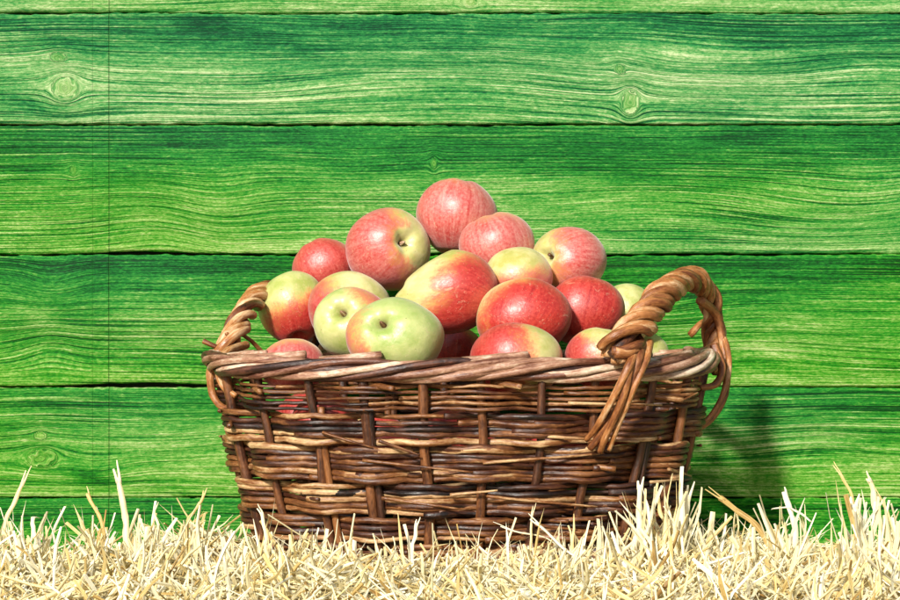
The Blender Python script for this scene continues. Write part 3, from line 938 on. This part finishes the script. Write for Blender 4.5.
packs = []
def clump(x, y, l, r):
    return noise2(x * 13, y * 13, 61) + .5 * noise2(x * 31, y * 31, 62) > r.normal(size=len(x)) * .35


def scatter(n, seed, xr, yr, lnr, wdr, elm, els, zoff, tone_m=.62, keep=None, tone_s=.27):
    r = np.random.default_rng(seed)
    cx = r.uniform(*xr, n); cy = r.uniform(*yr, n)
    ln = r.uniform(*lnr, n) * (1 + .5 * (r.random(n) < .12)); wd = r.uniform(*wdr, n)
    az = r.uniform(0, 2 * np.pi, n)
    el = np.abs(r.normal(elm, els, n)); el = np.minimum(el, 1.5)
    cz = ground_h(cx, cy) + np.sin(el) * ln * .5 * .75 + zoff * r.random(n)
    ok = ~inside(cx, cy, .012)
    for sgn in (-1, 1):
        ex = cx + sgn * .5 * ln * np.cos(el) * np.cos(az); ey = cy + sgn * .5 * ln * np.cos(el) * np.sin(az)
        ok &= ~inside(ex, ey, .008) & (ey < WALL_Y - .004)
    if keep is not None: ok &= keep(cx, cy, ln, r)
    cx, cy, cz, ln, wd, az, el = (q[ok] for q in (cx, cy, cz, ln, wd, az, el))
    m = len(cx)
    tone = np.clip(r.normal(tone_m, tone_s, m), 0, 1)
    packs.append(straws(m, seed + 1, cx, cy, cz, ln, wd, az, el, r.normal(size=m) * .09, tone))


scatter(15000, 1, (-.75, .75), (-.62, WALL_Y), (.025, .085), (.0014, .0036), .12, .18, .020)
scatter(9500, 3, (-.60, .60), (-.48, .0), (.02, .060), (.0015, .0045), .45, .38, .022, .62)
scatter(500, 9, (-.60, .60), (-.45, -.05), (.07, .12), (.0020, .0036), .12, .15, .03, .55)
scatter(2400, 5, (-.60, .60), (-.36, .05), (.022, .056), (.0018, .0052), .85, .40, .012, .66, keep=clump)
scatter(420, 7, (-.60, .60), (-.30, -.12), (.035, .065), (.002, .0048), 1.05, .30, .010, .72, keep=clump)
# taller tufts left and right of the basket, as in the photo
r_ = np.random.default_rng(77)
for (px, wpx, n, hmax) in [(12, 14, 22, .062), (45, 22, 26, .058), (92, 14, 24, .066), (150, 30, 40, .060), (190, 16, 26, .062), (232, 10, 16, .055), (262, 14, 26, .055),
                           (300, 14, 16, .045), (340, 16, 12, .040), (395, 20, 14, .036), (470, 20, 14, .040), (530, 22, 22, .050), (575, 20, 26, .055), (608, 14, 18, .060), (645, 16, 30, .078), (680, 14, 30, .075), (712, 14, 16, .05), (745, 20, 18, .045),
                           (785, 20, 34, .068), (815, 14, 16, .05), (855, 18, 40, .078), (885, 16, 30, .070), (905, 10, 14, .06), (-20, 14, 20, .06), (930, 18, 20, .06)]:
    Y = r_.uniform(-.24, -.17, n) if 230 < px < 700 else r_.uniform(-.24, -.10, n)
    s = (CAM_D + Y) / CAM_D / 1000
    cx = (px + r_.normal(size=n) * wpx * .5 - 450) * s
    n = int(n * 1.0); ln = r_.uniform(.45, 1.0, n) * hmax * 1.42
    az = r_.uniform(0, 2 * np.pi, n); el = np.minimum(np.abs(r_.normal(1.15, .30, n)), 1.5)
    gz_ = ground_h(cx, Y) + .004
    cz = gz_ + np.sin(el) * ln * .48
    tn = np.clip(r_.normal(.72, .2, n), 0, 1)
    packs.append(straws(n, 600 + px, cx, Y, cz, ln, r_.uniform(.0022, .0062, n), az, el, r_.normal(size=n) * .08, tn))
V = []; F = []; T = []; G = []; o_ = 0
for (v, f, t, g, _p) in packs:
    V.append(v); F.append(f + o_); T.append(t); G.append(g); o_ += len(v)
bed = mesh_obj("straw_bed", np.concatenate(V), np.concatenate(F), M_straw, None, {"tone": np.concatenate(T), "fib": np.concatenate(G)}, smooth=False)
tag(bed, "bed of loose pale yellow straw spread under and in front of the basket", "straw", kind="stuff")

# the long stalks the photo shows one by one
stalks = [
    ([(131, 560), (126, 530), (120, 495), (114, 460)], -.16, .0062, .72, "tall pale stalk standing straight up left of the basket, the highest on the left"),
    ([(4, 560), (5, 525), (16, 495), (30, 468)], -.20, .0042, .55, "long curved stalk leaning right at the far left edge"),
    ([(108, 560), (103, 528), (94, 508), (82, 488)], -.18, .0040, .28, "tan stalk leaning left, just left of the tallest pale stalk"),
    ([(186, 545), (190, 520), (198, 503), (205, 487)], -.17, .0032, .30, "tan pointed stalk leaning right, beside the lower left of the basket"),
    ([(38, 552), (36, 530), (32, 518), (39, 519)], -.20, .0048, .85, "pale stalk with a hooked tip near the left edge"),
    ([(158, 560), (157, 535), (157, 502)], -.20, .0030, .70, "thin straight stalk with a blunt tip, a little right of the tallest pale stalk"),
    ([(268, 560), (267, 540), (262, 520), (257, 505)], -.22, .0036, .75, "pale stalk crossing the lower left corner of the basket"),
    ([(412, 566), (414, 545), (418, 516)], -.23, .0036, .95, "white stalk standing up before the middle of the basket"),
    ([(620, 566), (585, 556), (540, 538), (491, 523)], -.22, .0042, .80, "long pale stalk lying slantwise low across the front of the basket"),
    ([(592, 566), (565, 548), (545, 530), (526, 515)], -.235, .0058, .95, "broad white stalk slanting up left before the basket"),
    ([(530, 562), (531, 535), (534, 505)], -.22, .0024, .60, "thin upright stalk between the two slanting pale stalks"),
    ([(634, 560), (638, 525), (641, 478)], -.22, .0062, .80, "broad yellow stalk rising before the right part of the basket"),
    ([(680, 556), (684, 520), (692, 481)], -.21, .0060, .80, "broad stalk rising at the lower right corner of the basket"),
    ([(672, 545), (664, 518), (654, 488)], -.20, .0036, .45, "tan stalk leaning left between the two broad ones at the basket's lower right"),
    ([(775, 560), (757, 528), (735, 508), (705, 487)], -.10, .0068, .20, "wide greyish tan stalk slanting left beside the basket's right side"),
    ([(796, 556), (793, 520), (787, 498), (781, 487)], -.15, .0058, .88, "pale stalk with a curled tip, right of the wide greyish tan stalk"),
    ([(812, 522), (798, 512), (786, 508), (769, 509)], -.155, .0046, .90, "short pale stalk pointing left, crossing the one with the curled tip"),
    ([(861, 545), (853, 505), (843, 480), (834, 460)], -.16, .0032, .30, "thin tan stalk leaning left, the highest on the right"),
    ([(884, 560), (880, 525), (873, 498), (865, 471)], -.17, .0060, .62, "broad stalk with a frayed tip near the right edge"),
    ([(857, 560), (857, 530), (855, 492)], -.18, .0085, .82, "thick pale sheaf stalk standing between the highest tan stalk and the frayed one"),
    ([(898, 560), (892, 530), (884, 505), (873, 486)], -.14, .0030, .35, "thin tan stalk leaning left at the far right edge"),
]
for (pts, Y, w, tone, label) in stalks:
    P = spline([W(x, y, Y + .006 * k) for k, (x, y) in enumerate(pts)], 22)
    base = P[0].copy()
    tbx = Tubes()
    prof = np.interp(np.linspace(0, 1, 22), [0, .1, .85, .97, 1], [.8, 1, .88, .7, .45])
    prof = prof * (1 + .06 * smooth_noise(np.linspace(0, 1, 22), int(w * 1e6), 8))
    P = P + np.stack([smooth_noise(np.linspace(0, 1, 22), 3000 + int(pts[0][0]) + k, 5) * .0011 for k in range(3)], 1)
    prof = prof * (1 + .10 * smooth_noise(np.linspace(0, 1, 22), 60 + int(pts[0][0]), 14))
    m = 17 + int(rng.integers(0, 3))
    tbx.add(P[:m + 1], w * .52 * prof[:m + 1], 6, tone=tone, squash=.35, twist=8 * (rng.random() - .5))
    for sgn in (-1, 1):                          # the broken tip is split into two uneven slivers
        k_ = np.linspace(0, 1, 22 - m + 1)[:, None]
        Q_ = P[m - 1:] + sgn * np.array([w * .20, 0, 0]) * (1 + k_ * (.8 + rng.random()))
        n_ = len(Q_) - (0 if sgn > 0 else int(rng.integers(1, 3)))
        tbx.add(Q_[:n_], (w * .30 * np.linspace(1, .35, len(Q_)))[:n_], 5, tone=min(1, tone + .1), squash=.5)
    o = tbx.build("straw_stalk", M_straw, None, tuple(base))
    tag(o, label, "straw stalk", "long straw stalks sticking up from the straw bed")
